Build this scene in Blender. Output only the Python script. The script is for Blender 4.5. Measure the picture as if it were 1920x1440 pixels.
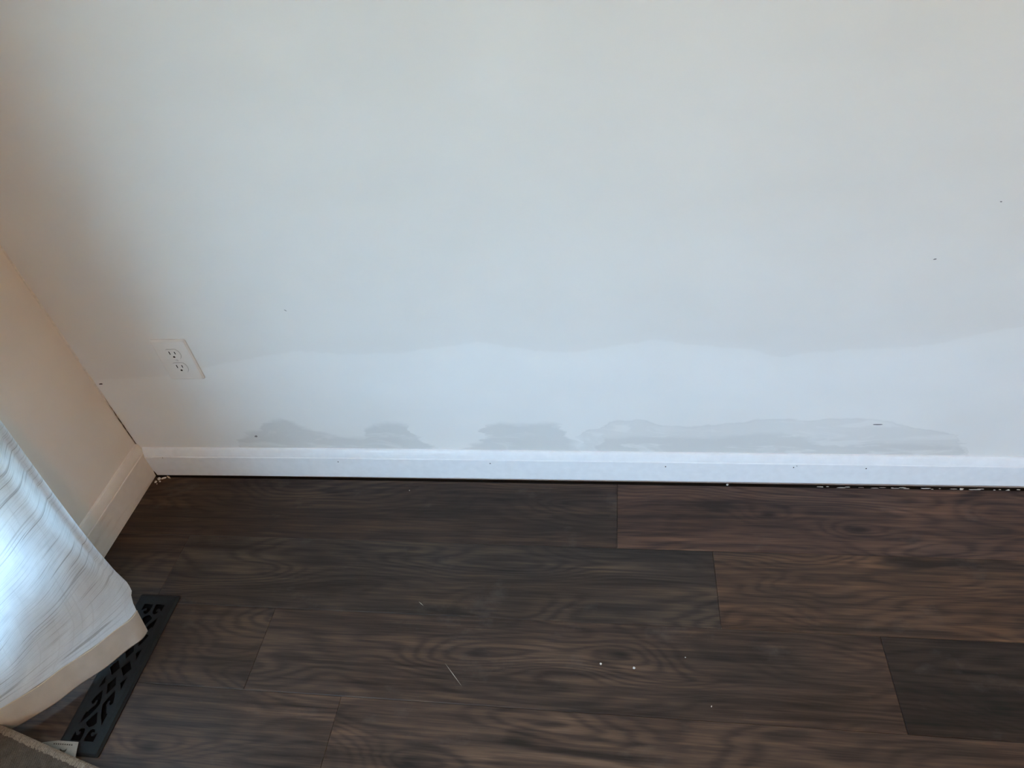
import bpy, bmesh, math, random
from mathutils import Vector, Matrix

for _o in list(bpy.data.objects):
    bpy.data.objects.remove(_o)
scene = bpy.context.scene
C = scene.collection

# ------------------------------------------------------------------ camera
cam_d = bpy.data.cameras.new('camera')
cam_d.sensor_fit = 'HORIZONTAL'
cam_d.sensor_width = 36.0
cam_d.lens = 24.857
cam_d.clip_start = 0.02
cam = bpy.data.objects.new('camera', cam_d)
cam.location = (1.2344, -1.1019, 1.3083)
cam.rotation_euler = (math.radians(48.0037), math.radians(6.4402), math.radians(6.5718))
C.objects.link(cam)
scene.camera = cam

# ------------------------------------------------------------------ view, world, sun
vs = scene.view_settings
vs.view_transform = 'Standard'
vs.look = 'None'
vs.gamma = 1.0
vs.use_curve_mapping = False
vs.exposure = 4.15
scene.cycles.use_light_tree = False
scene.cycles.use_adaptive_sampling = True
scene.cycles.adaptive_threshold = 0.05
scene.cycles.max_bounces = 5
scene.cycles.diffuse_bounces = 4
scene.cycles.glossy_bounces = 2
scene.cycles.transmission_bounces = 4
scene.cycles.transparent_max_bounces = 6

LAMP = 4.3                                                   # glow of the added warm fill lamp
# window openings in the left wall (y0, y1, z0, z1): a narrow one behind the curtain, a wide one nearer the camera
WINDOWS = [(-0.84, -0.48, 0.25, 1.00), (-3.50, -1.32, 0.20, 1.55)]

world = bpy.data.worlds.new('world')
scene.world = world
world.use_nodes = True
bg = world.node_tree.nodes['Background']
bg.inputs['Color'].default_value = (0.43, 0.695, 1.0, 1)      # even clear-sky daylight
bg.inputs['Strength'].default_value = 1.2

sun_d = bpy.data.lights.new('sun', 'SUN')
sun_d.energy = 1.6
sun_d.angle = math.radians(1.0)
sun_d.color = (1.0, 0.86, 0.66)
sun = bpy.data.objects.new('sun', sun_d)
sun.rotation_euler = (0, math.radians(38), 0)                # from beyond the right wall, never through the window
sun.location = (4, -2, 5)
C.objects.link(sun)

for _y0, _y1, _z0, _z1 in WINDOWS:                            # portals only steer the sampling towards the openings
    port_d = bpy.data.lights.new('window_portal', 'AREA')
    port_d.shape = 'RECTANGLE'
    port_d.size = _y1 - _y0
    port_d.size_y = _z1 - _z0
    port_d.cycles.is_portal = True
    port = bpy.data.objects.new('window_portal', port_d)
    port.location = (-0.13, (_y0 + _y1) / 2, (_z0 + _z1) / 2)
    port.rotation_euler = (math.radians(90), 0, math.radians(-90))
    C.objects.link(port)

# ------------------------------------------------------------------ helpers
def link(name, me, parent=None, mat=None):
    o = bpy.data.objects.new(name, me)
    C.objects.link(o)
    if parent is not None:
        o.parent = parent
    if mat is not None:
        me.materials.append(mat)
    return o

def mesh(name, verts, faces, parent=None, mat=None, smooth=False):
    me = bpy.data.meshes.new(name)
    me.from_pydata([tuple(v) for v in verts], [], faces)
    me.update()
    if smooth:
        me.polygons.foreach_set('use_smooth', [True] * len(me.polygons))
    return link(name, me, parent, mat)

def from_bm(name, bm, parent=None, mat=None, smooth=False):
    bmesh.ops.recalc_face_normals(bm, faces=bm.faces[:])
    me = bpy.data.meshes.new(name)
    bm.to_mesh(me)
    bm.free()
    if smooth:
        me.polygons.foreach_set('use_smooth', [True] * len(me.polygons))
    return link(name, me, parent, mat)

def bm_box(bm, lo, hi, bevel=0.0, seg=1):
    r = bmesh.ops.create_cube(bm, size=1.0)
    vs_ = r['verts']
    for v in vs_:
        v.co = Vector([lo[i] + (v.co[i] + 0.5) * (hi[i] - lo[i]) for i in range(3)])
    if bevel > 0:
        es = list({e for v in vs_ for e in v.link_edges})
        bmesh.ops.bevel(bm, geom=es, offset=bevel, segments=seg, affect='EDGES', profile=0.5)

def box(name, lo, hi, parent=None, mat=None, bevel=0.0, seg=1):
    bm = bmesh.new()
    bm_box(bm, lo, hi, bevel, seg)
    return from_bm(name, bm, parent, mat)

def empty(name, loc=(0, 0, 0)):
    o = bpy.data.objects.new(name, None)
    o.location = loc
    o.empty_display_size = 0.05
    C.objects.link(o)
    return o

def tag(o, label=None, cat=None, group=None, kind=None):
    if label: o['label'] = label
    if cat: o['category'] = cat
    if group: o['group'] = group
    if kind: o['kind'] = kind
    return o

def shape_mesh(name, outer, holes, depth, bevel=0.0):
    """flat plate with holes: 2D filled curve, extruded, turned into a mesh (in XY, centred on z = 0)"""
    cu = bpy.data.curves.new(name + '_c', 'CURVE')
    cu.dimensions = '2D'
    cu.fill_mode = 'BOTH'
    cu.extrude = depth / 2 - bevel
    cu.bevel_depth = bevel
    cu.bevel_resolution = 1
    for pts in [outer] + holes:
        sp = cu.splines.new('POLY')
        sp.points.add(len(pts) - 1)
        for i, p in enumerate(pts):
            sp.points[i].co = (p[0], p[1], 0, 1)
        sp.use_cyclic_u = True
    ob = bpy.data.objects.new(name + '_c', cu)
    C.objects.link(ob)
    dg = bpy.context.evaluated_depsgraph_get()
    dg.update()
    me = bpy.data.meshes.new_from_object(ob.evaluated_get(dg))
    me.name = name
    bpy.data.objects.remove(ob)
    bpy.data.curves.remove(cu)
    return me

def tube(name, pts, r, parent=None, mat=None, seg=6):
    bm = bmesh.new()
    rings = []
    n = len(pts)
    for i, p in enumerate(pts):
        p = Vector(p)
        t = (Vector(pts[min(i + 1, n - 1)]) - Vector(pts[max(i - 1, 0)])).normalized()
        a = t.cross(Vector((0, 0, 1)))
        if a.length < 1e-4: a = t.cross(Vector((1, 0, 0)))
        a.normalize(); b = t.cross(a)
        rad = r[i] if isinstance(r, (list, tuple)) else r
        rings.append([bm.verts.new(p + (a * math.cos(k * 2 * math.pi / seg) + b * math.sin(k * 2 * math.pi / seg)) * rad) for k in range(seg)])
    for i in range(n - 1):
        for k in range(seg):
            bm.faces.new((rings[i][k], rings[i][(k + 1) % seg], rings[i + 1][(k + 1) % seg], rings[i + 1][k]))
    bm.faces.new(rings[0]); bm.faces.new(rings[-1])
    return from_bm(name, bm, parent, mat, smooth=True)

def interp(tab, z):
    """tab: list of (z, a, b, ...) -> smooth-ish piecewise interpolation"""
    if z <= tab[0][0]: return tab[0][1:]
    for p, q in zip(tab, tab[1:]):
        if z <= q[0]:
            t = (z - p[0]) / (q[0] - p[0])
            return tuple(a + (b - a) * t for a, b in zip(p[1:], q[1:]))
    return tab[-1][1:]

def sstep(a, b, x):
    t = min(1, max(0, (x - a) / (b - a)))
    return t * t * (3 - 2 * t)

# ------------------------------------------------------------------ material helpers
class NT:
    def __init__(self, name):
        self.m = bpy.data.materials.new(name)
        self.m.use_nodes = True
        self.t = self.m.node_tree
        self.p = self.t.nodes['Principled BSDF']
        self.out = self.t.nodes['Material Output']
    def n(self, kind, **kw):
        nd = self.t.nodes.new(kind)
        for k, v in kw.items(): setattr(nd, k, v)
        return nd
    def set(self, sock, v):
        if isinstance(v, bpy.types.NodeSocket): self.t.links.new(v, sock)
        elif v is not None: sock.default_value = v
    def math(self, op, a, b=None, c=None, clamp=False):
        nd = self.n('ShaderNodeMath', operation=op, use_clamp=clamp)
        for s, v in zip(nd.inputs, (a, b, c)): self.set(s, v)
        return nd.outputs[0]
    def vmath(self, op, a, b):
        nd = self.n('ShaderNodeVectorMath', operation=op)
        self.set(nd.inputs[0], a); self.set(nd.inputs[1], b)
        return nd.outputs[0]
    def noise(self, vec, scale=1.0, detail=2.0, rough=0.5, dist=0.0):
        nd = self.n('ShaderNodeTexNoise')
        self.set(nd.inputs['Vector'], vec)
        nd.inputs['Scale'].default_value = scale
        nd.inputs['Detail'].default_value = detail
        nd.inputs['Roughness'].default_value = rough
        nd.inputs['Distortion'].default_value = dist
        return nd.outputs[0]
    def ramp(self, fac, stops, interp_='LINEAR'):
        nd = self.n('ShaderNodeValToRGB')
        cr = nd.color_ramp
        cr.interpolation = interp_
        while len(cr.elements) < len(stops): cr.elements.new(0.5)
        for e, (p, c) in zip(cr.elements, stops):
            e.position = p
            e.color = c if isinstance(c, (tuple, list)) else (c, c, c, 1)
        self.set(nd.inputs[0], fac)
        return nd.outputs[0]
    def mix(self, fac, a, b, mode='MIX'):
        nd = self.n('ShaderNodeMix', data_type='RGBA', blend_type=mode)
        self.set(nd.inputs[0], fac); self.set(nd.inputs[6], a); self.set(nd.inputs[7], b)
        return nd.outputs[2]
    def mapr(self, v, a, b, c=0.0, d=1.0, smooth=False):
        nd = self.n('ShaderNodeMapRange', interpolation_type='SMOOTHSTEP' if smooth else 'LINEAR')
        for s, x in zip(nd.inputs, (v, a, b, c, d)): self.set(s, x)
        return nd.outputs[0]
    def coords(self, which='Object'):
        return self.n('ShaderNodeTexCoord').outputs[which]
    def xyz(self, vec):
        nd = self.n('ShaderNodeSeparateXYZ'); self.set(nd.inputs[0], vec)
        return nd.outputs
    def comb(self, x, y, z):
        nd = self.n('ShaderNodeCombineXYZ')
        for s, v in zip(nd.inputs, (x, y, z)): self.set(s, v)
        return nd.outputs[0]
    def bump(self, h, strength=0.2, dist=0.001):
        nd = self.n('ShaderNodeBump')
        nd.inputs['Strength'].default_value = strength
        nd.inputs['Distance'].default_value = dist
        self.set(nd.inputs['Height'], h)
        self.t.links.new(nd.outputs[0], self.p.inputs['Normal'])
        return nd.outputs[0]
    def base(self, c): self.set(self.p.inputs['Base Color'], c)
    def rough(self, v): self.set(self.p.inputs['Roughness'], v)
    def spec(self, v): self.p.inputs['Specular IOR Level'].default_value = v

def plain(name, col, rough=0.6, spec=0.3, var=0.06, scale=40.0, bump=0.0):
    a = NT(name)
    co = a.coords()
    nz = a.noise(co, scale, 3)
    k = a.mapr(nz, 0.3, 0.7, 1 - var, 1 + var)
    a.base(a.mix(1.0, (*col, 1), a.comb(k, k, k), 'MULTIPLY'))
    a.rough(rough); a.spec(spec)
    if bump: a.bump(nz, bump, 0.001)
    return a.m

PAINT = (0.80, 0.785, 0.755)

def mat_wall_back():
    a = NT('patched_white_wall_paint')
    co = a.coords()
    x, y, z = a.xyz(co)
    ragged = a.noise(a.vmath('MULTIPLY', co, (11, 1, 34)), 1.0, 3, 0.6)
    xw = a.math('ADD', x, a.math('MULTIPLY', a.math('SUBTRACT', ragged, 0.5), 0.10))
    def profile(pts, x0, x1):
        st = [((px - x0) / (x1 - x0), pz / 0.5) for px, pz in pts]
        f = a.mapr(x if pts is A else xw, x0, x1)
        return a.math('MULTIPLY', a.ramp(f, st), 0.5)
    # fresh skim-coated and painted band along the bottom of the wall
    A = [(0.0, 0.324), (0.18, 0.3345), (0.297, 0.3589), (0.423, 0.3851), (0.541, 0.4042), (0.635, 0.3937), (0.706, 0.394),
         (0.777, 0.3971), (0.872, 0.4098), (0.941, 0.4225), (1.005, 0.4045), (1.113, 0.3884), (1.177, 0.3971), (1.241, 0.4096),
         (1.292, 0.4194), (1.354, 0.4074), (1.466, 0.3918), (1.538, 0.3703), (1.595, 0.3828), (1.662, 0.3882), (1.737, 0.3895),
         (1.792, 0.3949), (1.859, 0.4164), (1.9, 0.4278), (1.941, 0.4366), (2.2, 0.45), (2.6, 0.41), (3.0, 0.44)]
    # bare patches left above the skirting
    B1 = [(0.26, 0.0), (0.285, 0.12), (0.318, 0.1483), (0.364, 0.1598), (0.396, 0.1892), (0.432, 0.1965), (0.453, 0.1804), (0.489, 0.166),
          (0.524, 0.1498), (0.561, 0.1353), (0.611, 0.132), (0.628, 0.1632), (0.664, 0.1777), (0.705, 0.1849), (0.741, 0.1727),
          (0.750, 0.1459), (0.767, 0.1151), (0.79, 0.08), (0.825, 0.08), (0.87, 0.1106), (0.904, 0.1238), (0.92, 0.1736),
          (0.943, 0.1858), (0.979, 0.1808), (1.028, 0.181), (1.064, 0.1862), (1.087, 0.1744), (1.098, 0.1486), (1.12, 0.1188), (1.13, 0.08)]
    B3 = [(1.12, 0.10), (1.134, 0.1488), (1.17, 0.1697), (1.217, 0.1918), (1.263, 0.1952), (1.309, 0.1788), (1.377, 0.1741),
          (1.444, 0.1843), (1.508, 0.1959), (1.573, 0.1992), (1.617, 0.1898), (1.657, 0.1995), (1.719, 0.2012), (1.762, 0.195),
          (1.807, 0.1779), (1.872, 0.1624), (1.905, 0.1547), (1.935, 0.12), (1.97, 0.0)]
    B4 = [(1.15, 0.0), (1.162, 0.0959), (1.181, 0.137), (1.24, 0.1445), (1.322, 0.1417), (1.414, 0.1391), (1.491, 0.1515),
          (1.568, 0.1571), (1.636, 0.136), (1.712, 0.1318), (1.798, 0.126), (1.883, 0.122), (1.927, 0.1142), (1.94, 0.0)]
    fine = a.noise(a.vmath('MULTIPLY', co, (30, 1, 60)), 1.0, 3)
    wob = a.math('MULTIPLY', a.math('SUBTRACT', fine, 0.5), 0.014)
    zz = a.math('ADD', z, wob)
    def below(prof, soft):
        d = a.math('SUBTRACT', prof, zz)
        return a.mapr(d, -soft, soft, smooth=True)
    mA_soft = below(profile(A, 0.0, 3.0), 0.03)
    mA = below(profile(A, 0.0, 3.0), 0.004)
    mA = a.math('ADD', a.math('MULTIPLY', mA, 0.45), a.math('MULTIPLY', mA_soft, 0.55))
    lump = a.noise(a.vmath('MULTIPLY', co, (4, 1, 6)), 1.0, 2)
    smear = a.noise(a.vmath('MULTIPLY', co, (7, 1, 26)), 1.0, 4, 0.6, 0.6)
    smear_m = a.mapr(smear, 0.50, 0.62, 1.0, 0.35, True)
    mB1 = a.math('MULTIPLY', below(profile(B1, 0.25, 1.15), 0.011), a.mapr(smear, 0.52, 0.66, 1.0, 0.45, True))
    b3p = profile(B3, 1.1, 2.0)
    mB3 = a.math('MULTIPLY', below(b3p, 0.003), smear_m)
    mB4 = a.math('MULTIPLY', below(profile(B4, 1.1, 2.0), 0.008), a.mapr(smear, 0.50, 0.60, 1.0, 0.3, True))
    # thin feathered ridge of compound along the upper edge of the long patch
    edge = a.math('ABSOLUTE', a.math('SUBTRACT', b3p, zz))
    edge = a.math('MULTIPLY', a.mapr(edge, 0.0, 0.004, 1.0, 0.0), a.mapr(b3p, 0.1, 0.15))
    right = a.mapr(x, 1.10, 1.14)
    left_ = a.math('SUBTRACT', 1.0, right)
    mB1 = a.math('MULTIPLY', mB1, left_)
    k = a.math('ADD', 0.90, a.math('MULTIPLY', mA, 0.085))
    k = a.math('ADD', k, a.math('MULTIPLY', a.math('SUBTRACT', lump, 0.5), 0.10))
    k = a.math('SUBTRACT', k, a.math('MULTIPLY', mB1, 0.15))
    k = a.math('SUBTRACT', k, a.math('MULTIPLY', a.math('MULTIPLY', mB3, right), 0.085))
    k = a.math('SUBTRACT', k, a.math('MULTIPLY', a.math('MULTIPLY', mB4, right), 0.075))
    k = a.math('SUBTRACT', k, a.math('MULTIPLY', a.math('MULTIPLY', edge, right), 0.06))
    old = a.noise(a.vmath('MULTIPLY', co, (2, 1, 5)), 1.0, 3)
    k = a.math('ADD', k, a.math('MULTIPLY', a.math('SUBTRACT', old, 0.5), 0.05))
    col = a.mix(1.0, (*PAINT, 1), a.comb(k, k, k), 'MULTIPLY')
    col = a.mix(a.math('MULTIPLY', mA, 0.5), col, a.mix(1.0, col, (0.975, 1.0, 1.02, 1), 'MULTIPLY'))
    a.base(col)
    a.rough(a.math('SUBTRACT', 0.62, a.math('MULTIPLY', mA, 0.1)))
    a.spec(0.25)
    peel = a.noise(co, 260, 1, 0.6)
    a.bump(peel, 0.05, 0.001)
    return a.m

def mat_wall(name, col=PAINT):
    a = NT(name)
    co = a.coords()
    n1 = a.noise(co, 5, 3)
    n2 = a.noise(co, 260, 1, 0.6)
    k = a.mapr(n1, 0.3, 0.7, 0.95, 1.03)
    a.base(a.mix(1.0, (*col, 1), a.comb(k, k, k), 'MULTIPLY'))
    a.rough(0.6); a.spec(0.25)
    a.bump(n2, 0.1, 0.0006)
    return a.m

def mat_skirting(name, col, dirt):
    a = NT(name)
    co = a.coords()
    n1 = a.noise(a.vmath('MULTIPLY', co, (6, 6, 30)), 1.0, 4, 0.6)
    n2 = a.noise(co, 60, 3)
    d = a.math('MULTIPLY', a.mapr(n1, 0.52, 0.75, 0, 1, True), dirt)
    c = a.mix(d, (*col, 1), (col[0] * 0.62, col[1] * 0.52, col[2] * 0.42, 1))
    k = a.mapr(n2, 0.3, 0.7, 0.97, 1.02)
    a.base(a.mix(1.0, c, a.comb(k, k, k), 'MULTIPLY'))
    a.rough(0.38); a.spec(0.4)
    a.bump(n1, 0.06, 0.001)
    return a.m

# x, y, half length, half width, ring count, darkness of the core
KNOTS = [(1.719, -0.132, 0.075, 0.026, 3.0, 0.42), (1.540, -0.098, 0.060, 0.026, 2.6, 0.30), (1.985, -0.125, 0.16, 0.030, 3.0, 0.14),
         (0.985, -0.265, 0.17, 0.034, 3.4, 0.10), (0.94, -0.46, 0.15, 0.038, 3.4, 0.12), (1.215, -0.44, 0.085, 0.030, 3.0, 0.26),
         (1.105, -0.078, 0.10, 0.026, 2.6, 0.10), (0.345, -0.672, 0.085, 0.030, 3.0, 0.36), (0.845, -0.668, 0.095, 0.028, 3.0, 0.36),
         (0.41, -0.47, 0.10, 0.032, 2.8, 0.14), (0.42, -0.285, 0.09, 0.028, 2.4, 0.16), (1.62, -0.49, 0.16, 0.034, 3.2, 0.10),
         (1.86, -0.50, 0.10, 0.034, 2.8, 0.16), (1.75, -0.27, 0.18, 0.030, 2.6, 0.10)]

def mat_wood():
    a = NT('brown_wood_grain_vinyl')
    oi = a.n('ShaderNodeObjectInfo')
    rnd = oi.outputs['Random']
    co = a.coords()
    off = a.comb(a.math('MULTIPLY', rnd, 37.0), a.math('MULTIPLY', rnd, 91.0), a.math('MULTIPLY', rnd, 53.0))
    x, y, z = a.xyz(co)
    def field(sx, sy, scale=1.0, detail=2.0, rough=0.5, dist=0.0):
        v = a.vmath('ADD', a.vmath('MULTIPLY', co, (sx, sy, 1)), off)
        return a.noise(v, scale, detail, rough, dist)
    low = field(1.9, 8.0, 1.0, 1.5, 0.45, 0.35)
    h = a.math('ADD', a.math('MULTIPLY', y, 30.0), a.math('MULTIPLY', low, 18.0))
    jit = field(6.0, 90.0, 1.0, 3)
    h = a.math('ADD', h, a.math('MULTIPLY', jit, 1.0))
    # knots and cathedral eyes of individual planks
    wx, wy, wz = a.xyz(a.n('ShaderNodeNewGeometry').outputs['Position'])
    core = None
    for kx, ky, sx, sy, amp, dark in KNOTS:
        dx = a.math('MULTIPLY', a.math('SUBTRACT', wx, kx), 1 / sx)
        dy = a.math('MULTIPLY', a.math('SUBTRACT', wy, ky), 1 / sy)
        d2 = a.math('ADD', a.math('MULTIPLY', dx, dx), a.math('MULTIPLY', dy, dy))
        g = a.math('EXPONENT', a.math('MULTIPLY', d2, -1.0))
        h = a.math('MULTIPLY_ADD', g, amp, h)
        if dark:
            c_ = a.math('MULTIPLY', a.math('EXPONENT', a.math('MULTIPLY', d2, -14.0)), dark)
            core = c_ if core is None else a.math('ADD', core, c_)
    ring = a.math('ADD', a.math('MULTIPLY', a.math('SINE', a.math('MULTIPLY', h, 6.2832)), 0.5), 0.5)
    ring = a.math('POWER', ring, 1.8)                       # thin dark growth rings
    mid = field(2.6, 70.0, 1.0, 4, 0.62, 0.2)
    fine = field(10.0, 330.0, 1.0, 3, 0.7)
    blot = field(2.4, 10.0, 1.0, 3, 0.5, 0.4)
    knot = field(2.3, 15.0, 1.0, 1.0, 0.4, 1.6)
    f = a.math('ADD', a.math('MULTIPLY', mid, 0.85), a.math('MULTIPLY', fine, 0.55))
    f = a.math('ADD', f, a.math('MULTIPLY', blot, 0.70))
    f = a.math('SUBTRACT', f, a.math('MULTIPLY', a.math('MULTIPLY', ring, a.mapr(blot, 0.38, 0.62, 0.35, 1.2)), 0.15))
    f = a.math('SUBTRACT', f, core)
    f = a.math('SUBTRACT', f, a.math('MULTIPLY', a.mapr(knot, 0.66, 0.78, 0, 1, True), 0.20))
    t = a.mapr(f, 0.72, 1.32)
    col = a.ramp(t, [(0.0, (0.019, 0.0120, 0.0092, 1)), (0.30, (0.042, 0.0255, 0.0185, 1)), (0.58, (0.072, 0.0425, 0.0295, 1)),
                     (0.85, (0.112, 0.066, 0.042, 1)), (1.0, (0.150, 0.090, 0.057, 1))])
    hue = field(1.7, 6.0, 1.0, 2)
    col = a.mix(a.mapr(hue, 0.38, 0.62), col, a.mix(1.0, col, (0.90, 1.0, 1.10, 1), 'MULTIPLY'))
    col = a.mix(1.0, col, oi.outputs['Color'], 'MULTIPLY')
    # dried water marks and settled dust
    dust = a.noise(a.vmath('ADD', a.vmath('MULTIPLY', co, (9, 14, 1)), off), 1.0, 5, 0.65)
    col = a.mix(a.mapr(dust, 0.60, 0.82, 0.0, 0.16), col, (0.24, 0.22, 0.20, 1))
    a.base(col)
    a.rough(a.mapr(mid, 0.3, 0.7, 0.46, 0.60))
    a.spec(0.28)
    a.bump(fine, 0.15, 0.0006)
    return a.m

def mat_curtain(name, refl, trans, share):
    a = NT(name)
    uv = a.coords('UV')
    u, v, _ = a.xyz(uv)
    warp = a.noise(a.vmath('MULTIPLY', uv, (6, 6, 1)), 1.0, 2)
    vv = a.math('ADD', v, a.math('MULTIPLY', warp, 0.006))
    def lines(su, sv, lo, hi, seed):
        n = a.noise(a.comb(a.math('MULTIPLY', u, su), a.math('MULTIPLY', vv, sv), seed), 1.0, 0.0, 0.4)
        return a.mapr(n, lo, hi, 0, 1, True)
    s1 = lines(5.0, 300.0, 0.68, 0.78, 3.1)
    s2 = lines(9.0, 480.0, 0.67, 0.80, 8.4)
    s3 = a.math('MULTIPLY', lines(14.0, 620.0, 0.56, 0.74, 15.2), 0.35)
    n4 = a.noise(a.comb(a.math('MULTIPLY', u, 260.0), a.math('MULTIPLY', v, 14.0), 21.7), 1.0, 0.0, 0.4)
    s4 = a.math('MULTIPLY', a.mapr(n4, 0.66, 0.78, 0, 1, True), 0.16)
    sl = a.math('MAXIMUM', a.math('MAXIMUM', s1, a.math('MULTIPLY', s2, 0.7)), a.math('MAXIMUM', s3, s4))
    sl = a.math('MULTIPLY', sl, a.mapr(v, 0.086, 0.092))     # the lined hem hides the slubs
    weave = a.noise(a.vmath('MULTIPLY', uv, (900, 900, 1)), 1.0, 1)
    patch = a.noise(a.comb(a.math('MULTIPLY', u, 30.0), a.math('MULTIPLY', v, 22.0), 0.0), 1.0, 2)
    k = a.math('SUBTRACT', a.mapr(patch, 0.3, 0.7, 0.93, 1.04), a.math('MULTIPLY', sl, 0.36))
    k = a.math('MULTIPLY', k, a.mapr(weave, 0.3, 0.7, 0.96, 1.03))
    kc = a.comb(k, k, k)
    ca = a.mix(1.0, (*refl, 1), kc, 'MULTIPLY')
    cb = a.mix(1.0, (*trans, 1), kc, 'MULTIPLY')
    nd = a.n('ShaderNodeBump'); nd.inputs['Strength'].default_value = 0.25; nd.inputs['Distance'].default_value = 0.001
    a.set(nd.inputs['Height'], a.math('SUBTRACT', weave, sl))
    df = a.n('ShaderNodeBsdfDiffuse'); a.set(df.inputs[0], ca); a.t.links.new(nd.outputs[0], df.inputs['Normal'])
    tr = a.n('ShaderNodeBsdfTranslucent'); a.set(tr.inputs[0], cb); a.t.links.new(nd.outputs[0], tr.inputs['Normal'])
    mx = a.n('ShaderNodeMixShader'); mx.inputs[0].default_value = share
    a.t.links.new(df.outputs[0], mx.inputs[1]); a.t.links.new(tr.outputs[0], mx.inputs[2])
    a.t.links.new(mx.outputs[0], a.out.inputs['Surface'])
    a.t.nodes.remove(a.p)
    return a.m

def mat_rug():
    a = NT('taupe_woven_rug')
    co = a.coords()
    x, y, z = a.xyz(co)
    w1 = a.math('SINE', a.math('MULTIPLY', x, 2 * math.pi / 0.0036))
    w2 = a.math('SINE', a.math('MULTIPLY', y, 2 * math.pi / 0.0036))
    w = a.math('MULTIPLY', w1, w2)
    n = a.noise(co, 700, 2)
    n2 = a.noise(co, 90, 3)
    t = a.math('ADD', a.math('MULTIPLY', w, 0.16), a.math('ADD', a.math('MULTIPLY', n, 0.6), a.math('MULTIPLY', n2, 0.4)))
    a.base(a.ramp(t, [(0.2, (0.045, 0.035, 0.027, 1)), (0.5, (0.092, 0.074, 0.059, 1)), (0.85, (0.17, 0.14, 0.11, 1))]))
    a.rough(0.95); a.spec(0.1)
    a.bump(w, 0.6, 0.001)
    return a.m

def mat_glass():
    a = NT('window_glass')
    tr = a.n('ShaderNodeBsdfTransparent'); tr.inputs[0].default_value = (0.96, 0.98, 0.97, 1)
    gl = a.n('ShaderNodeBsdfGlossy'); gl.inputs['Roughness'].default_value = 0.02
    mx = a.n('ShaderNodeMixShader'); mx.inputs[0].default_value = 0.04
    a.t.links.new(tr.outputs[0], mx.inputs[1]); a.t.links.new(gl.outputs[0], mx.inputs[2])
    a.t.links.new(mx.outputs[0], a.out.inputs['Surface'])
    a.t.nodes.remove(a.p)
    return a.m

M = dict(
    wall_back=mat_wall_back(),
    wall=mat_wall('beige_wall_paint', (0.74, 0.63, 0.53)),
    wall_left=mat_wall('cream_wall_paint', (0.84, 0.76, 0.67)),
    ceiling=mat_wall('ceiling_paint', (0.84, 0.82, 0.78)),
    skirt=mat_skirting('white_skirting_paint', (0.81, 0.83, 0.85), 0.05),
    skirt_old=mat_skirting('scuffed_cream_skirting_paint', (0.77, 0.70, 0.62), 0.45),
    wood=mat_wood(),
    sub=plain('dark_subfloor', (0.02, 0.018, 0.016), 0.9, 0.1),
    curtain=mat_curtain('slubbed_sky_tinted_cloth', (0.82, 0.87, 0.92), (0.88, 0.92, 0.95), 0.46),  # blue of the skylight is put into the panel's cloth colour
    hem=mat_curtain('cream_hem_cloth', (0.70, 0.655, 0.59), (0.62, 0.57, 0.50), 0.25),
    thread=plain('cream_thread', (0.80, 0.72, 0.55), 0.8, 0.1, 0.1, 400),
    rug=mat_rug(),
    serge=plain('tan_yarn', (0.23, 0.185, 0.14), 0.95, 0.1, 0.25, 300),
    labelc=plain('cream_label_cloth', (0.27, 0.245, 0.205), 0.9, 0.1, 0.08, 500),
    print_=plain('dark_label_print', (0.07, 0.06, 0.05), 0.9, 0.1),
    metal=plain('black_powder_coated_metal', (0.0090, 0.0100, 0.0100), 0.55, 0.22, 0.15, 300, 0.03),
    vent_depth=plain('black_vent_depth', (0.004, 0.004, 0.004), 0.9, 0.05),
    plastic=plain('white_plastic', (0.735, 0.71, 0.67), 0.4, 0.4, 0.015),
    slot=plain('dark_slot', (0.012, 0.010, 0.008), 0.7, 0.1),
    screw=plain('painted_screw', (0.68, 0.66, 0.62), 0.4, 0.4),
    plaster=plain('crumbled_plaster', (0.62, 0.58, 0.52), 0.95, 0.1, 0.12, 300, 0.3),
    caulk=plain('cream_caulk', (0.72, 0.66, 0.58), 0.6, 0.3, 0.08, 120, 0.2),
    crack_chip=plain('dark_crack', (0.05, 0.038, 0.028), 0.9, 0.1),  # dark tone of the open cracks and the paint chip
    scuff=plain('grey_scuff', (0.22, 0.21, 0.21), 0.8, 0.1),
    fibre=plain('pale_fibre', (0.42, 0.39, 0.34), 0.8, 0.2),
    earth=plain('dry_lawn_ground', (0.42, 0.36, 0.20), 0.95, 0.1, 0.2, 3),
    frame=plain('white_window_frame', (0.80, 0.80, 0.78), 0.4, 0.4),
    glass=mat_glass(),
)

# ------------------------------------------------------------------ the room
RX, RY, RH = 3.6, -4.3, 2.44
floor = box('floor', (-0.12, RY - 0.12, -0.06), (RX + 0.12, 0.12, -0.0125), None, M['sub'])
tag(floor, 'dark wood-look plank floor', kind='structure')

wall_back = box('wall_back', (-0.12, 0.0, -0.05), (RX + 0.12, 0.12, RH + 0.1), None, M['wall_back'])
tag(wall_back, 'white wall with a skim-coated band and grey unpainted patches along the bottom', kind='structure')

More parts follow.
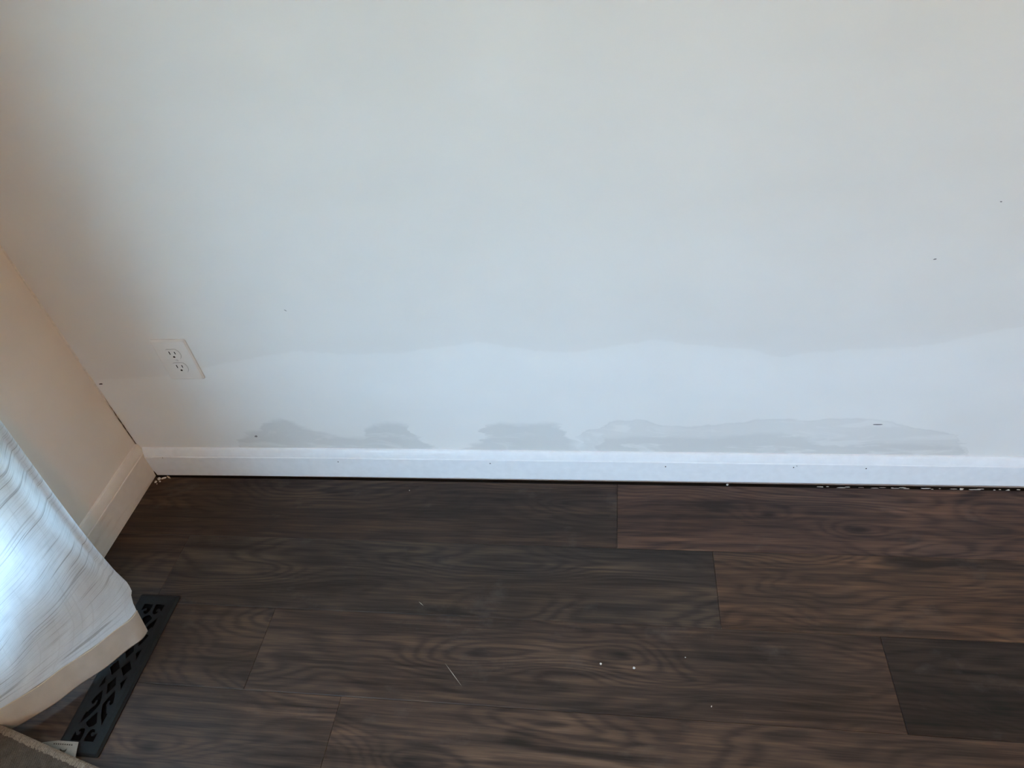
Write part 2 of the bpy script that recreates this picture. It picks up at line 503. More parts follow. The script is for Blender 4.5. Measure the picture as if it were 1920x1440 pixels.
bm = bmesh.new()
_edge = -0.0002
for _y0, _y1, _z0, _z1 in WINDOWS:
    bm_box(bm, (-0.12, _y1, -0.05), (0, _edge, RH + 0.1))
    bm_box(bm, (-0.12, _y0, -0.05), (0, _y1, _z0))
    bm_box(bm, (-0.12, _y0, _z1), (0, _y1, RH + 0.1))
    _edge = _y0
bm_box(bm, (-0.12, RY - 0.12, -0.05), (0, _edge, RH + 0.1))
wall_left = from_bm('wall_left', bm, None, M['wall_left'])
tag(wall_left, 'cream side wall behind the white curtain', kind='structure')
wall_right = box('wall_right', (RX, RY, -0.05), (RX + 0.12, 0, RH + 0.1), None, M['wall'])
tag(wall_right, 'white wall out of view', kind='structure')
wall_front = box('wall_front', (-0.12, RY - 0.12, -0.05), (RX + 0.12, RY, RH + 0.1), None, M['wall'])
tag(wall_front, 'white wall out of view', kind='structure')
ceiling = box('ceiling', (-0.12, RY, RH), (RX + 0.12, 0, RH + 0.1), None, M['ceiling'])
tag(ceiling, 'white ceiling', kind='structure')
ground = box('ground', (-30, -25, -0.75), (-0.5, 20, -0.6), None, M['earth'])
tag(ground, 'dry lawn outside the window', kind='structure')

# windows in the left wall, behind the curtain and out of the frame
fw = 0.045
for _i, (WY0, WY1, WZ0, WZ1) in enumerate(WINDOWS):
    window = empty('window_%d' % (_i + 1), (-0.06, (WY0 + WY1) / 2, WZ0))
    tag(window, ('narrow white framed window behind the curtain', 'wide white framed window beside the curtain')[_i], kind='structure')
    def wbox(name, lo, hi, m):
        o = box(name, lo, hi, None, m, 0.002)
        o.parent = window
        o.matrix_parent_inverse = Matrix.Translation(-window.location)
        return o
    wbox('window_frame', (-0.09, WY0, WZ0), (-0.03, WY0 + fw, WZ1), M['frame'])
    wbox('window_frame', (-0.09, WY1 - fw, WZ0), (-0.03, WY1, WZ1), M['frame'])
    wbox('window_frame', (-0.09, WY0 + fw, WZ0), (-0.03, WY1 - fw, WZ0 + fw), M['frame'])
    wbox('window_frame', (-0.09, WY0 + fw, WZ1 - fw), (-0.03, WY1 - fw, WZ1), M['frame'])
    if _i == 0:
        wbox('pane', (-0.062, WY0 + fw, WZ0 + fw), (-0.058, WY1 - fw, WZ1 - fw), M['glass'])
    else:
        ym = (WY0 + WY1) / 2
        wbox('mullion', (-0.085, ym - 0.025, WZ0 + fw), (-0.035, ym + 0.025, WZ1 - fw), M['frame'])
        wbox('pane', (-0.062, WY0 + fw, WZ0 + fw), (-0.058, ym - 0.025, WZ1 - fw), M['glass'])
        wbox('pane', (-0.062, ym + 0.025, WZ0 + fw), (-0.058, WY1 - fw, WZ1 - fw), M['glass'])

# unseen lamp added as warm fill light, above and behind the camera
lamp = empty('warm_fill_lamp', (2.0, -2.5, RH))
tag(lamp, 'unseen round ceiling lamp added as warm fill light behind the camera', 'lamp')
bm = bmesh.new()
bmesh.ops.create_uvsphere(bm, u_segments=24, v_segments=12, radius=0.17)
bmesh.ops.delete(bm, geom=[v for v in bm.verts if v.co.z > 0.001], context='VERTS')
for v in bm.verts: v.co.z = v.co.z * 0.5 - 0.03
sh = from_bm('fill_lamp_shade', bm, lamp, None, True)
a = NT('fill_lamp_glass')
a.p.inputs['Emission Color'].default_value = (1.0, 0.40, 0.13, 1)
a.p.inputs['Emission Strength'].default_value = LAMP
sh.data.materials.append(a.m)
bm = bmesh.new()
bmesh.ops.create_cone(bm, cap_ends=True, segments=32, radius1=0.18, radius2=0.18, depth=0.03)
for v in bm.verts: v.co.z -= 0.016
from_bm('fill_lamp_base', bm, lamp, M['frame'])

# ------------------------------------------------------------------ floor planks
PW = 0.178
PL = 1.2135
GAP = 0.0005
Y0 = -0.0186
rng = random.Random(7)
def plank(x0, x1, y1, y0, tint, dz=0.0):
    lx, ly = (x1 - x0) / 2 - GAP / 2, (y1 - y0) / 2 - GAP / 2
    bm = bmesh.new()
    c, d = 0.0011, 0.0007
    top = [bm.verts.new(p) for p in ((-lx + c, -ly + c, 0), (lx - c, -ly + c, 0), (lx - c, ly - c, 0), (-lx + c, ly - c, 0))]
    mid = [bm.verts.new(p) for p in ((-lx, -ly, -d), (lx, -ly, -d), (lx, ly, -d), (-lx, ly, -d))]
    bot = [bm.verts.new(p) for p in ((-lx, -ly, -0.012), (lx, -ly, -0.012), (lx, ly, -0.012), (-lx, ly, -0.012))]
    bm.faces.new(top); bm.faces.new(bot[::-1])
    for i in range(4):
        j = (i + 1) % 4
        bm.faces.new((mid[i], mid[j], top[j], top[i])); bm.faces.new((bot[i], bot[j], mid[j], mid[i]))
    o = from_bm('plank', bm, floor, M['wood'])
    o.location = ((x0 + x1) / 2, (y0 + y1) / 2, dz)
    o.color = (*tint, 1)
    return o

XL, XR = 0.010, RX
TINTS = {
    (0, 0): (0.70, 0.70, 0.70), (0, 1): (1.22, 1.08, 1.06), (0, 2): (0.9, 0.9, 0.9),
    (1, 0): (0.72, 0.70, 0.68), (1, 1): (0.74, 0.80, 0.82), (1, 2): (1.22, 1.10, 0.95),
    (2, 0): (0.86, 0.84, 0.80), (2, 1): (0.90, 0.86, 0.82), (2, 2): (0.46, 0.44, 0.43),
    (3, 0): (1.00, 0.98, 0.95), (3, 1): (1.08, 1.00, 0.92), (3, 2): (0.9, 0.9, 0.9),
}
first = {0: 1.2125, 1: 0.2000, 2: 0.4878, 3: 0.6910}
row = 0
y = Y0
while y > RY:
    yb = max(y - PW, RY)
    e = first.get(row, 0.25 + rng.random() * 0.9)
    xs = [XL]
    while e < XR - 0.05:
        xs.append(e); e += PL
    xs.append(XR)
    for i in range(len(xs) - 1):
        g = 0.75 + rng.random() * 0.4
        tint = TINTS.get((row, i), (g, g * 0.97, g * 0.94))
        plank(xs[i], xs[i + 1], y, yb, tint, rng.uniform(-0.0002, 0.0))
    y = yb
    row += 1

# fine pale marks in the floor finish
def floor_mark(name, a, b, w, m):
    a, b = Vector((*a, 0)), Vector((*b, 0))
    d = (b - a).normalized(); n = Vector((-d.y, d.x, 0)) * w / 2
    z = Vector((0, 0, 0.0004)); h = Vector((0, 0, -0.0003))
    vs_ = [a + z, a * 0.5 + b * 0.5 + n + z, b + z, a * 0.5 + b * 0.5 - n + z]
    vs_ += [v + h for v in vs_]
    return mesh(name, vs_, [(0, 3, 2, 1), (4, 5, 6, 7), (0, 1, 5, 4), (1, 2, 6, 5), (2, 3, 7, 6), (3, 0, 4, 7)], floor, m)
floor_mark('scratch', (0.8803, -0.4752), (0.922, -0.5191), 0.0012, M['fibre'])
floor_mark('scratch', (0.7992, -0.3455), (0.8116, -0.3548), 0.0011, M['fibre'])

# ------------------------------------------------------------------ skirting boards (profile: flat face, step, rounded bead)
PROFILE = [(0.0, 0.0), (0.0130, 0.0), (0.0130, 0.0690), (0.0124, 0.0705), (0.0112, 0.0712), (0.0108, 0.0740), (0.0100, 0.0780),
           (0.0086, 0.0830), (0.0068, 0.0880), (0.0048, 0.0922), (0.0026, 0.0944), (0.0, 0.0950)]
def skirting(name, stations, along, m, scale=1.0):
    """stations: (position along the wall, bottom z, top z); along: 'x' for the back wall, 'y' for the left wall"""
    bm = bmesh.new()
    rings = []
    for s, zb, zt in stations:
        ring = []
        for d, h in PROFILE:
            z = zb + (h / 0.095) * (zt - zb)
            ring.append(bm.verts.new((s, -d, z) if along == 'x' else (d, s, z)))
        rings.append(ring)
    n = len(PROFILE)
    for r0, r1 in zip(rings, rings[1:]):
        for k in range(n):
            bm.faces.new((r0[k], r0[(k + 1) % n], r1[(k + 1) % n], r1[k]))
    bm.faces.new(rings[0]); bm.faces.new(rings[-1][::-1])
    return from_bm(name, bm, None, m)

bb_back = skirting('baseboard_back', [(0.0132, 0.0005, 0.0945), (0.30, 0.0040, 0.0965), (0.55, 0.0058, 0.0975), (1.2, 0.0078, 0.0945),
                                      (2.05, 0.0092, 0.0905), (2.6, 0.0092, 0.092), (RX - 0.013, 0.009, 0.095)], 'x', M['skirt'])
tag(bb_back, 'white baseboard with a rounded top edge along the back wall', kind='structure')
bb_left = skirting('baseboard_left', [(-0.0002, 0.0002, 0.108), (-0.26, 0.0012, 0.108), (-1.2, 0.001, 0.105), (-4.2, 0.001, 0.105)], 'y', M['skirt_old'])
tag(bb_left, 'scuffed cream baseboard along the side wall', kind='structure')

# nail holes in the back board
for x, z, r in ((0.0644, 0.0690, 0.0010), (0.535, 0.0614, 0.0013), (0.9149, 0.0622, 0.0014), (1.3216, 0.0583, 0.0014), (1.599, 0.0607, 0.0013), (1.605, 0.0660, 0.0009), (1.7497, 0.0601, 0.0014)):
    pts = [(x + r * math.cos(t * math.pi / 4), -0.0133, z + 1.2 * r * math.sin(t * math.pi / 4)) for t in range(8)]
    pts += [(p[0], -0.0120, p[2]) for p in pts]
    mesh('nail_hole', pts, [tuple(range(8)), tuple(range(15, 7, -1))] + [(i, i + 8, (i + 1) % 8 + 8, (i + 1) % 8) for i in range(8)], bb_back, M['slot'])

# cracked caulk in the corner between the two walls
def corner_strip(name, table, m, parent):
    """table: (z, reach on the left wall, reach on the back wall)"""
    bm = bmesh.new()
    rows = []
    for z, a_, b_ in table:
        rows.append([bm.verts.new((0.0, -a_, z)), bm.verts.new((min(a_, b_) * 0.36, -min(a_, b_) * 0.36, z)), bm.verts.new((b_, 0.0, z)), bm.verts.new((0.0, 0.0, z))])
    for r0, r1 in zip(rows, rows[1:]):
        for k in range(4):
            bm.faces.new((r0[k], r0[(k + 1) % 4], r1[(k + 1) % 4], r1[k]))
    bm.faces.new(rows[0]); bm.faces.new(rows[-1])
    return from_bm(name, bm, parent, m)
rr = random.Random(3)
corner_strip('caulk_bead', [(0.106 + i * 0.02, 0.0022 + rr.random() * 0.0022, 0.0022 + rr.random() * 0.0016) for i in range(14)], M['caulk'], wall_left)
corner_strip('caulk_bead', [(0.386 + i * 0.06, 0.0022 + rr.random() * 0.0016, 0.0020 + rr.random() * 0.0014) for i in range(14)], M['caulk'], wall_left)
tube('crack', [(0.0021 + rr.uniform(-.0003, .0005), -0.0016, 0.106 + i * 0.0115) for i in range(15)],
     [0.0011 * (0.55 + 0.45 * math.sin(min(1, i / 7) * math.pi / 2)) if i < 9 else 0.0009 * (15 - i) / 7 for i in range(15)], wall_back, M['crack_chip'], 6)
# dark split where the two skirting boards meet
tube('crack', [(0.0142, -0.0138, z) for z in (0.0005, 0.006, 0.012, 0.018)], [0.0022, 0.0018, 0.0012, 0.0004], bb_left, M['crack_chip'], 6)

# small scuffs and chips on the back wall
def wall_chip(x, z, lx, lz, ang=0.0, m='scuff', name='scuff'):
    pts = []
    ca, sa = math.cos(ang), math.sin(ang)
    for t in range(8):
        q = t * math.pi / 4
        k = rr.uniform(0.7, 1.1)
        a_, b_ = lx * k * math.cos(q), lz * k * math.sin(q)
        pts.append((x + a_ * ca - b_ * sa, -0.0005, z + a_ * sa + b_ * ca))
    pts += [(p[0], 0.0004, p[2]) for p in pts]
    mesh(name, pts, [tuple(range(8)), tuple(range(15, 7, -1))] + [(i, i + 8, (i + 1) % 8 + 8, (i + 1) % 8) for i in range(8)], wall_back, M[m])
wall_chip(0.5482, 0.5116, 0.0035, 0.0007, -0.7)
wall_chip(1.7536, 0.5853, 0.0028, 0.0012, 0.2)
wall_chip(1.8231, 0.6892, 0.0022, 0.0011, 0.0)
wall_chip(1.7489, 0.184, 0.0100, 0.0016, 0.0)
wall_chip(0.0160, 0.3127, 0.0052, 0.0019, 0.1, 'crack_chip', 'chip')
wall_chip(0.3416, 0.1372, 0.0045, 0.0035, 0.5)

# ------------------------------------------------------------------ wall socket
def rounded(w, h, r, seg=4, cx=0, cy=0):
    pts = []
    for sx, sy, a0 in ((1, 1, 0), (-1, 1, 90), (-1, -1, 180), (1, -1, 270)):
        for k in range(seg + 1):
            a_ = math.radians(a0 + 90 * k / seg)
            pts.append((cx + sx * (w / 2 - r) + r * math.cos(a_), cy + sy * (h / 2 - r) + r * math.sin(a_)))
    return pts
SX, SZ = 0.249, 0.3853
outlet = empty('wall_outlet', (SX, 0, SZ))
outlet.rotation_euler = (math.radians(90), 0, 0)             # local x right, local y up, local z out of the wall
tag(outlet, 'white duplex electrical outlet set low in the white wall near the corner', 'outlet')
bm = bmesh.new()
o_, i_ = rounded(0.0845, 0.1143, 0.004), rounded(0.0775, 0.1073, 0.004)
v0 = [bm.verts.new((p[0], p[1], 0.0)) for p in o_]
v1 = [bm.verts.new((p[0], p[1], 0.0022)) for p in o_]
v2 = [bm.verts.new((p[0], p[1], 0.0052)) for p in i_]
n = len(o_)
for a_, b_ in ((v0, v1), (v1, v2)):
    for k in range(n): bm.faces.new((a_[k], a_[(k + 1) % n], b_[(k + 1) % n], b_[k]))
bm.faces.new(v2); bm.faces.new(v0[::-1])
from_bm('cover_plate', bm, outlet, M['plastic'])
def face_outline(r=0.0172, h=0.0135, grow=0.0):
    r += grow; h += grow
    pts = []
    for k in range(28):
        a_ = 2 * math.pi * k / 28
        pts.append((r * math.cos(a_), max(-h, min(h, r * math.sin(a_)))))
    return pts
for sgn in (1, -1):
    cy = sgn * 0.0194
    ring = link('receptacle_gap', shape_mesh('receptacle_gap', face_outline(grow=0.0007), [], 0.0002), outlet, M['scuff'])
    ring.location = (0, cy, 0.00525)
    rec = link('receptacle', shape_mesh('receptacle', face_outline(), [], 0.0022, 0.0004), outlet, M['plastic'])
    rec.location = (0, cy, 0.0056)
    for dx, hh in ((-0.0064, 0.0086), (0.0064, 0.0072)):
        s = box('slot', (dx - 0.0011, 0.0040 - hh / 2, -0.0004), (dx + 0.0011, 0.0040 + hh / 2, 0.00125), rec, M['slot'])
    g = link('ground_hole', shape_mesh('ground_hole', [(0.0027 * math.cos(2 * math.pi * k / 14), max(-0.0020, 0.0027 * math.sin(2 * math.pi * k / 14))) for k in range(14)], [], 0.0016), rec, M['slot'])
    g.location = (-0.0002, -0.0074, 0.00045)
sc = link('screw', shape_mesh('screw', [(0.0030 * math.cos(2 * math.pi * k / 16), 0.0030 * math.sin(2 * math.pi * k / 16)) for k in range(16)], [], 0.0012, 0.0003), outlet, M['screw'])
sc.location = (0, 0, 0.0056)

# ------------------------------------------------------------------ floor register
VX, VY = 0.2085, -0.5278
vent = empty('floor_register', (VX, VY, 0.0))
tag(vent, 'long black metal floor vent with scrollwork openings, partly under the curtain', 'floor vent')
mm = 0.001
def mir(pts): return [(-u, v) for u, v in pts][::-1]
def flip(pts): return [(u, -v) for u, v in pts][::-1]
H_ = []
end_r = [(3.6, -144), (24.5, -144), (24.0, -127.5), (21.0, -130.2), (18.0, -133.6), (14.2, -133.8), (11.6, -131.2), (11.4, -128.2), (13.6, -126.8),
         (15.6, -128.2), (17.4, -126.2), (16.0, -123.0), (12.6, -120.8), (8.6, -120.4), (5.6, -123.4), (4.0, -128.0), (3.4, -136.0)]
flank_r = [(13.4, -46), (20.0, -58.0), (23.8, -70.5), (21.2, -74.8), (17.6, -74.6), (15.6, -71.6), (16.2, -68.2), (13.6, -66.4), (11.2, -69.6), (11.6, -75.4),
           (15.6, -81.0), (18.6, -87.6), (20.8, -90.8), (23.6, -89.4), (24.2, -97.0), (23.6, -114.0), (18.4, -105.0), (12.6, -97.5), (6.2, -84.0), (3.4, -74.0), (6.8, -62.0)]
for pts in (end_r, flank_r, [(25.0, -17.5), (25.2, -43.5), (16.6, -31.5)]):
    for f in (lambda p: p, mir):
        H_.append(f(pts)); H_.append(flip(f(pts)))
for pts in ([(0, -88), (11.4, -110), (8.0, -114.8), (0, -119.0), (-8.0, -114.8), (-11.4, -110)], [(0, -18.5), (9.4, -35.6), (0, -54.5), (-9.4, -35.6)]):
    H_.append(pts); H_.append(flip(pts))
for sx in (1, -1):
    H_.append([(sx * 13.2 + u, v) for u, v in ((-1.5, 15.5), (-11.5, -1.0), (1.5, -16.5), (11.5, -1.0))])
holes = [[(u * mm, v * mm) for u, v in pts] for pts in H_]
grille = link('grille', shape_mesh('grille', rounded(0.0700, 0.3120, 0.003), holes, 0.0018, 0.0), vent, M['metal'])
grille.location.z = 0.0052
# sloping flange around the grille
bm = bmesh.new()
ro, ri = rounded(0.0955, 0.3385, 0.004), rounded(0.0700, 0.3120, 0.003)
n = len(ro)
r0 = [bm.verts.new((*p, 0.0002)) for p in ro]
r1 = [bm.verts.new((*p, 0.0022)) for p in ro]
r2 = [bm.verts.new((p[0] * 0.90, p[1] * 0.972, 0.0056)) for p in ro]
r3 = [bm.verts.new((*p, 0.0060)) for p in ri]
r4 = [bm.verts.new((*p, 0.0002)) for p in ri]
for a_, b_ in ((r0, r1), (r1, r2), (r2, r3), (r3, r4), (r4, r0)):
    for k in range(n): bm.faces.new((a_[k], a_[(k + 1) % n], b_[(k + 1) % n], b_[k]))
from_bm('flange', bm, vent, M['metal'])
box('dark_backing', (-0.0345, -0.1555, 0.0003), (0.0345, 0.1555, 0.0012), vent, M['vent_depth'])  # black sheet stands in for the dark depth below the openings

# ------------------------------------------------------------------ curtain
curtain = empty('curtain', (0.16, -0.55, 0.02))
tag(curtain, 'white slubbed fabric curtain with a wide beige bottom hem, hanging beside the wall', 'curtain')
EDGE = [(0.018, 0.235, -0.453), (0.09, 0.2405, -0.4445), (0.0935, 0.2170, -0.4210), (0.100, 0.2150, -0.4080), (0.106, 0.2010, -0.3935), (0.125, 0.1710, -0.3770),
        (0.155, 0.1360, -0.3530), (0.205, 0.1070, -0.3310), (0.30, 0.0910, -0.3140), (0.40, 0.0620, -0.2850), (0.46, 0.0370, -0.2620),
        (0.60, 0.0260, -0.2500), (1.00, 0.0210, -0.2400), (2.16, 0.0200, -0.2350)]
HEMP = [(0.0, 0.235, -0.453), (0.03, 0.234, -0.468), (0.10, 0.218, -0.490), (0.17, 0.192, -0.527), (0.27, 0.152, -0.572), (0.36, 0.118, -0.614),
        (0.455, 0.070, -0.662), (0.50, 0.036, -0.674), (0.62, 0.030, -0.760), (0.80, 0.036, -0.900), (1.0, 0.040, -1.06)]
def smooth_tab(tab, n_):
    return tab
def hem_plan(u):
    # light smoothing of the measured plan line
    acc = [0, 0]
    for k in (-0.02, 0, 0.02):
        p = interp(HEMP, min(1, max(0, u + k)))
        acc[0] += p[0] / 3; acc[1] += p[1] / 3
    return acc
def cloth(u, z):
    hx, hy = hem_plan(u) if u > 0.02 else interp(HEMP, u)
    tx, ty = 0.020 + 0.055 * sstep(0.0, 0.10, u) + 0.022 * math.sin(u * 26.0) * sstep(0.05, 0.15, u), -0.235 - 0.84 * u
    w = 1 - sstep(0.12, 1.3, z)
    x_, y_ = hx * w + tx * (1 - w), hy * w + ty * (1 - w)
    ex, ey = interp(EDGE, z)
    bx, by = HEMP[0][1] * w + 0.020 * (1 - w), HEMP[0][2] * w - 0.235 * (1 - w)
    d = max(0.0, 1 - u / 0.55) ** 1.5
    x_ += (ex - bx) * d; y_ += (ey - by) * d
    # soft folds that grow with height
    g = sstep(0.10, 0.7, z)
    fold = 0.012 * g * math.sin(u * 19.0 + 0.9 + z * 1.3) * sstep(0.0, 0.12, u)
    fold += 0.005 * sstep(0.09, 0.2, z) * math.sin(u * 33.0 + 2.0 - z * 4) * sstep(0.0, 0.1, u)
    x_ += fold * 0.78; y_ -= fold * 0.62
    x_ = max(x_, 0.012)
    return Vector((x_, y_, z))
F2, M2 = Vector((0.78, -0.62, 0)), Vector((0.55, 0.835, 0))
def cloth_row(z, cols):
    E = cloth(0.0, z)
    r = min(0.014 * sstep(0.095, 0.13, z), max(0.0, E.x - 0.012) * 0.6)
    cen = E - M2 * r
    row = []
    # cloth that rolls over the free edge and back behind
    back = [cen + M2 * r * math.cos(math.radians(t)) - F2 * r * math.sin(math.radians(t)) - F2 * ex for t, ex in ((75, 0), (60, 0), (45, 0), (25, 0), (0, 0))]
    arc = [cen + M2 * r * math.cos(math.radians(t)) + F2 * r * math.sin(math.radians(t)) for t in (18, 36, 54, 72)]
    row = back + arc
    sh = (F2 - M2) * r
    for c in range(cols + 1):
        u = c / cols
        row.append(cloth(u, z) + sh * max(0, 1 - u * 4) ** 2 * 1.0)
    return row
def sheet(name, rows, parent, m, smooth=True, uoff=0.0, flipn=False):
    nv = len(rows[0])
    verts = [p for r in rows for p in r]
    faces = []
    for i in range(len(rows) - 1):
        for j in range(nv - 1):
            faces.append((i * nv + j, i * nv + j + 1, (i + 1) * nv + j + 1, (i + 1) * nv + j))
    o = mesh(name, verts, faces, None, m, smooth)
    uvl = o.data.uv_layers.new(name='UVMap')
    uv = []
    for r in rows:
        s = 0.0; q = []
        for j, p in enumerate(r):
            if j: s += (p - r[j - 1]).length
            q.append((s + uoff, p.z))
        uv += q
    for lp in o.data.loops:
        uvl.data[lp.index].uv = uv[lp.vertex_index]
    o.parent = parent
    o.matrix_parent_inverse = Matrix.Translation(-parent.location)
    return o
COLS = 90
HZ = 0.088
zs = [HZ + 0.004 * i for i in range(16)] + [0.155 + 0.0145 * i for i in range(28)] + [0.58 + 0.08 * i for i in range(20)]
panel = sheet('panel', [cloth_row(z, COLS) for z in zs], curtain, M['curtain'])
def hem_row(z, off):
    out = []
    for c in range(COLS + 1):
        u = c / COLS
        p = cloth(u, z)
        q = cloth(min(1, u + 0.01), z) - cloth(max(0, u - 0.01), z)
        nrm = Vector((-q.y, q.x, 0)).normalized()
        if nrm.dot(F2) < 0: nrm = -nrm
        wob = 0.0012 * math.sin(u * 40)
        out.append(p + nrm * (off + wob))
    return out
hz = [HZ + 0.001, 0.070, 0.052, 0.034, 0.022]
front = [hem_row(z, 0.0012) for z in hz]
fold_ = [hem_row(0.0185, 0.0002)]
backl = [hem_row(z, -0.0012) for z in hz[::-1]]
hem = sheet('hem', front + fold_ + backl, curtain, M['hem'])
hem['label'] = 'beige double-layer bottom hem'
st = tube('hem_stitching', [p + F2 * 0.0006 for p in hem_row(HZ + 0.0005, 0.0016)], 0.0007, None, M['thread'], 5)
st.parent = curtain
st.matrix_parent_inverse = Matrix.Translation(-curtain.location)

# ------------------------------------------------------------------ rug corner
rug = empty('rug', (0.25, -0.95, 0.0))
tag(rug, 'taupe woven rug with a tan stitched edge beside the black floor vent', 'rug')
RA, RB = Vector((0.052, -0.670, 0)), Vector((1.40, -0.965, 0))        # far edge, left to right
rd = (RB - RA).normalized()
rn = Vector((rd.y, -rd.x, 0))                                         # into the rug, towards the room
RL = (RB - RA).length
def rug_pt(s, t):
    """s along the far edge, t away from it; the corner beside the wall curls up a little"""
    lift = 0.034 * math.exp(-(s / 0.13) ** 2) * math.exp(-(t / 0.16) ** 2) + 0.004 * math.exp(-(s / 0.5) ** 2) * math.exp(-(t / 0.1) ** 2)
    p = RA + rd * s + rn * t
    return Vector((p.x, p.y, 0.0065 + lift))
NS, NTT = 60, 40
ss = [RL * (i / NS) ** 1.6 for i in range(NS + 1)]
ts = [0.9 * (j / NTT) ** 1.5 for j in range(NTT + 1)]
top_ = [[rug_pt(s, t) for t in ts] for s in ss]
nv = NTT + 1
verts = [p for r in top_ for p in r] + [p - Vector((0, 0, 0.0058)) for r in top_ for p in r]
N0 = (NS + 1) * nv
faces = []
for i in range(NS):
    for j in range(NTT):
        a_ = i * nv + j
        faces.append((a_, a_ + nv, a_ + nv + 1, a_ + 1))
        faces.append((N0 + a_, N0 + a_ + 1, N0 + a_ + nv + 1, N0 + a_ + nv))
rim = [i * nv for i in range(NS + 1)] + [NS * nv + j for j in range(1, nv)] + [i * nv + NTT for i in range(NS - 1, -1, -1)] + [j for j in range(NTT - 1, 0, -1)]
for k in range(len(rim)):
    a_, b_ = rim[k], rim[(k + 1) % len(rim)]
    faces.append((a_, N0 + a_, N0 + b_, b_))
o = mesh('rug_body', verts, faces, None, M['rug'], True)
def to_parent(o, p):
    o.parent = p
    o.matrix_parent_inverse = Matrix.Translation(-p.location)
to_parent(o, rug)
# overlock stitching wrapped round the edge: one small loop after the other
def serging(path_fn, length, inward, name='edge_stitching'):
    bm = bmesh.new()
    pitch = 0.0034
    nst = int(length / pitch)
    rs = random.Random(11)
    for k in range(nst):
        s = k * pitch
        wdt = pitch * 0.47
        lng = 0.0105 + rs.uniform(-0.0012, 0.0012)
        sl = rs.uniform(-0.0006, 0.0006)
        prof = [(lng, 0.0006), (lng * 0.6, 0.0020), (0.0010, 0.0022), (-0.0022, 0.0008), (-0.0026, -0.0030), (-0.0005, -0.0066), (0.004, -0.0068)]
        prev = None
        for t, dz in prof:
            pt = path_fn(s + sl * t / 0.01, max(t, 0))
            inw = inward(s)
            c = pt + (inw * t if t < 0 else Vector((0, 0, 0))) + Vector((0, 0, dz))
            al = path_fn(s + 0.001, max(t, 0)) - path_fn(s, max(t, 0)); al.normalize()
            cur = [bm.verts.new(c - al * wdt), bm.verts.new(c + Vector((0, 0, 0.0007)) - inw * 0.0005), bm.verts.new(c + al * wdt)]
            if prev:
                bm.faces.new((prev[0], prev[1], cur[1], cur[0])); bm.faces.new((prev[1], prev[2], cur[2], cur[1]))
            prev = cur
    o = from_bm(name, bm, None, M['serge'])
    o['kind'] = 'stuff'
    to_parent(o, rug)
serging(lambda s, t: rug_pt(s, t), 0.75, lambda s: rn)
serging(lambda s, t: rug_pt(t, s), 0.9, lambda s: rd)
# sewn-in cloth label sticking out under the edge
LP = [(0.118, -0.690, 0.0050), (0.132, -0.6805, 0.0085), (0.166, -0.6765, 0.0125), (0.209, -0.6765, 0.0135), (0.2155, -0.698, 0.0110), (0.219, -0.712, 0.0065), (0.150, -0.700, 0.0060)]
bm = bmesh.new()
up = [bm.verts.new(p) for p in LP]
dn = [bm.verts.new((p[0], p[1], p[2] - 0.0009)) for p in LP]
bm.faces.new(up); bm.faces.new(dn[::-1])
for k in range(len(LP)): bm.faces.new((up[k], dn[k], dn[(k + 1) % len(LP)], up[(k + 1) % len(LP)]))
bmesh.ops.triangulate(bm, faces=bm.faces[:])
lab = from_bm('cloth_label', bm, None, M['labelc'])
lab['label'] = 'cream printed cloth label'
to_parent(lab, rug)
from mathutils.bvhtree import BVHTree
lab_tree = BVHTree.FromPolygons([tuple(v.co) for v in lab.data.vertices], [tuple(p.vertices) for p in lab.data.polygons])
def label_mark(pts):
    """flat print on the label: outline in world x, y, following the label's slope"""
    vs_ = []
    for px_, py_ in pts:
        hit_ = lab_tree.ray_cast(Vector((px_, py_, 0.1)), Vector((0, 0, -1)))[0]
        vs_.append((px_, py_, (hit_.z if hit_ else 0.0) + 0.0004))
    m_ = len(vs_)
    o_ = mesh('printed_mark', vs_ + [(v[0], v[1], v[2] - 0.0006) for v in vs_], [tuple(range(m_)), tuple(range(2 * m_ - 1, m_ - 1, -1))] + [(k, k + m_, (k + 1) % m_ + m_, (k + 1) % m_) for k in range(m_)], None, M['print_'])
    o_.parent = lab
label_mark([(0.1760, -0.6895), (0.1790, -0.6905), (0.1835, -0.6922), (0.1885, -0.6915), (0.1915, -0.6890), (0.1910, -0.6935), (0.1880, -0.6965), (0.1830, -0.6975), (0.1785, -0.6955)])
for k in range(9):
    label_mark([(0.158 + k * 0.0048, -0.6815), (0.1605 + k * 0.0048, -0.6812), (0.1615 + k * 0.0048, -0.6832), (0.159 + k * 0.0048, -0.6836)])

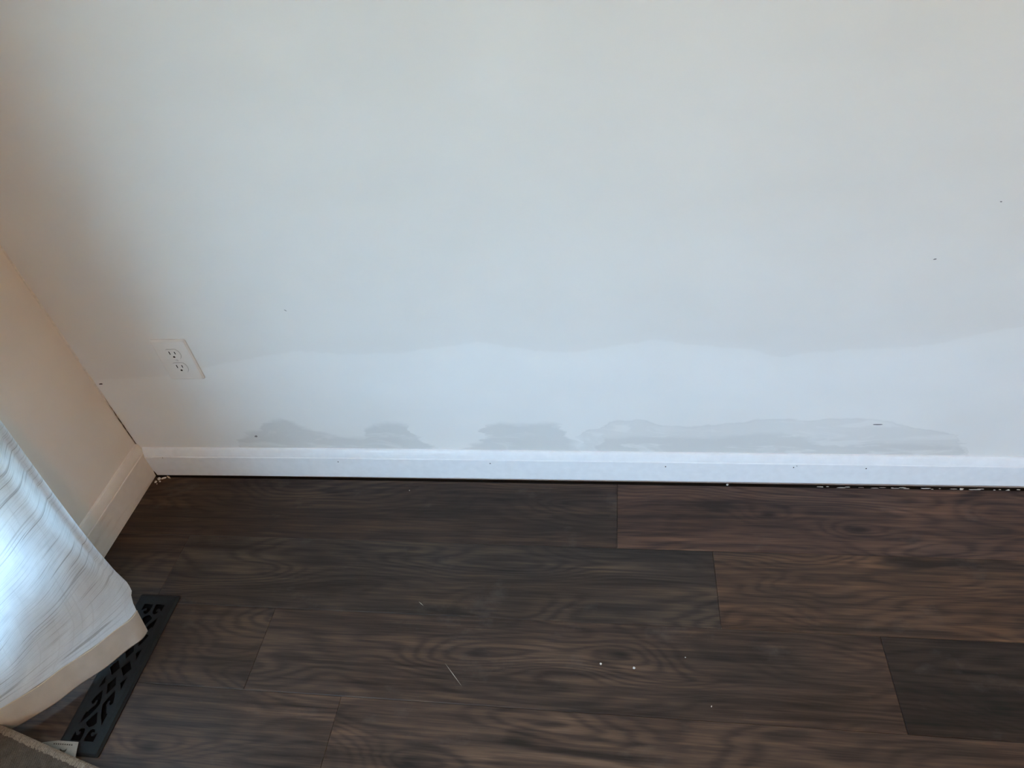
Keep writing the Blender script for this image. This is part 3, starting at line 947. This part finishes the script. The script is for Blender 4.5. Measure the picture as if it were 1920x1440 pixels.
# ------------------------------------------------------------------ plaster crumbs
def crumb(loc, r, flat, seed, label, group):
    q = random.Random(seed)
    bm = bmesh.new()
    bmesh.ops.create_icosphere(bm, subdivisions=2, radius=1.0)
    for v in bm.verts:
        k = q.uniform(0.65, 1.1)
        v.co = Vector((v.co.x * r[0] * k, v.co.y * r[1] * k, v.co.z * flat * k))
    zmin = min(v.co.z for v in bm.verts)
    for v in bm.verts: v.co.z -= zmin
    o = from_bm('plaster_crumb', bm, None, M['plaster'])
    o.location = (*loc, 0.0)
    o.rotation_euler.z = q.uniform(-0.5, 0.5)
    tag(o, label, 'debris', group)
    return o
g1 = 'plaster crumbs in the corner'
lab1 = 'tiny pale plaster crumb on the dark floor in the corner between the baseboards'
for i, (x, y_, rx_, ry_, f) in enumerate(((0.030, -0.0275, 0.006, 0.0045, 0.003), (0.042, -0.0235, 0.0075, 0.003, 0.0025), (0.054, -0.0212, 0.008, 0.0022, 0.002),
                                          (0.0255, -0.0375, 0.0035, 0.004, 0.0025), (0.036, -0.0355, 0.0028, 0.0022, 0.002), (0.031, -0.043, 0.0018, 0.0018, 0.0015))):
    crumb((x, y_), (rx_, ry_), f, 20 + i, lab1, g1)
q = random.Random(5)
bm = bmesh.new()
for i in range(26):                                          # dust swept into the gap under the board
    x = 1.66 + 0.42 * (i / 26) ** 0.8 + q.uniform(-0.012, 0.012)
    r = bmesh.ops.create_icosphere(bm, subdivisions=1, radius=1.0)
    lx, ly, lz = q.uniform(0.002, 0.011), q.uniform(0.0005, 0.0016), q.uniform(0.0005, 0.0012)
    for v in r['verts']:
        k = q.uniform(0.6, 1.15)
        v.co = Vector((x + v.co.x * lx * k, -0.0172 + 0.0012 * math.sin(i * 2.3) + v.co.y * ly * k, lz * 0.8 + v.co.z * lz * k))
o = from_bm('plaster_dust', bm, None, M['plaster'])
tag(o, 'white plaster dust lying in the gap under the right end of the baseboard', 'dust', kind='stuff')
crumb((1.462, -0.0165), (0.003, 0.0022), 0.003, 61, 'white plaster crumb at the baseboard right of the first plank joint', None)
crumb((1.183, -0.4600), (0.0022, 0.0022), 0.0016, 62, 'white plaster speck on the floor, left one of the pair mid-plank', None)
crumb((1.2455, -0.4640), (0.0028, 0.0022), 0.0016, 63, 'white plaster speck on the floor, right one of the pair mid-plank', None)
crumb((1.3414, -0.4375), (0.0012, 0.0012), 0.001, 64, 'single tiny white speck right of the pair of specks on the floor', None)
crumb((1.3813, -0.527), (0.0010, 0.0018), 0.001, 65, 'tiny upright white speck near the lower plank seam', None)
crumb((0.7119, -0.0492), (0.0012, 0.0010), 0.001, 66, 'tiny pale speck on the plank nearest the back wall', None)
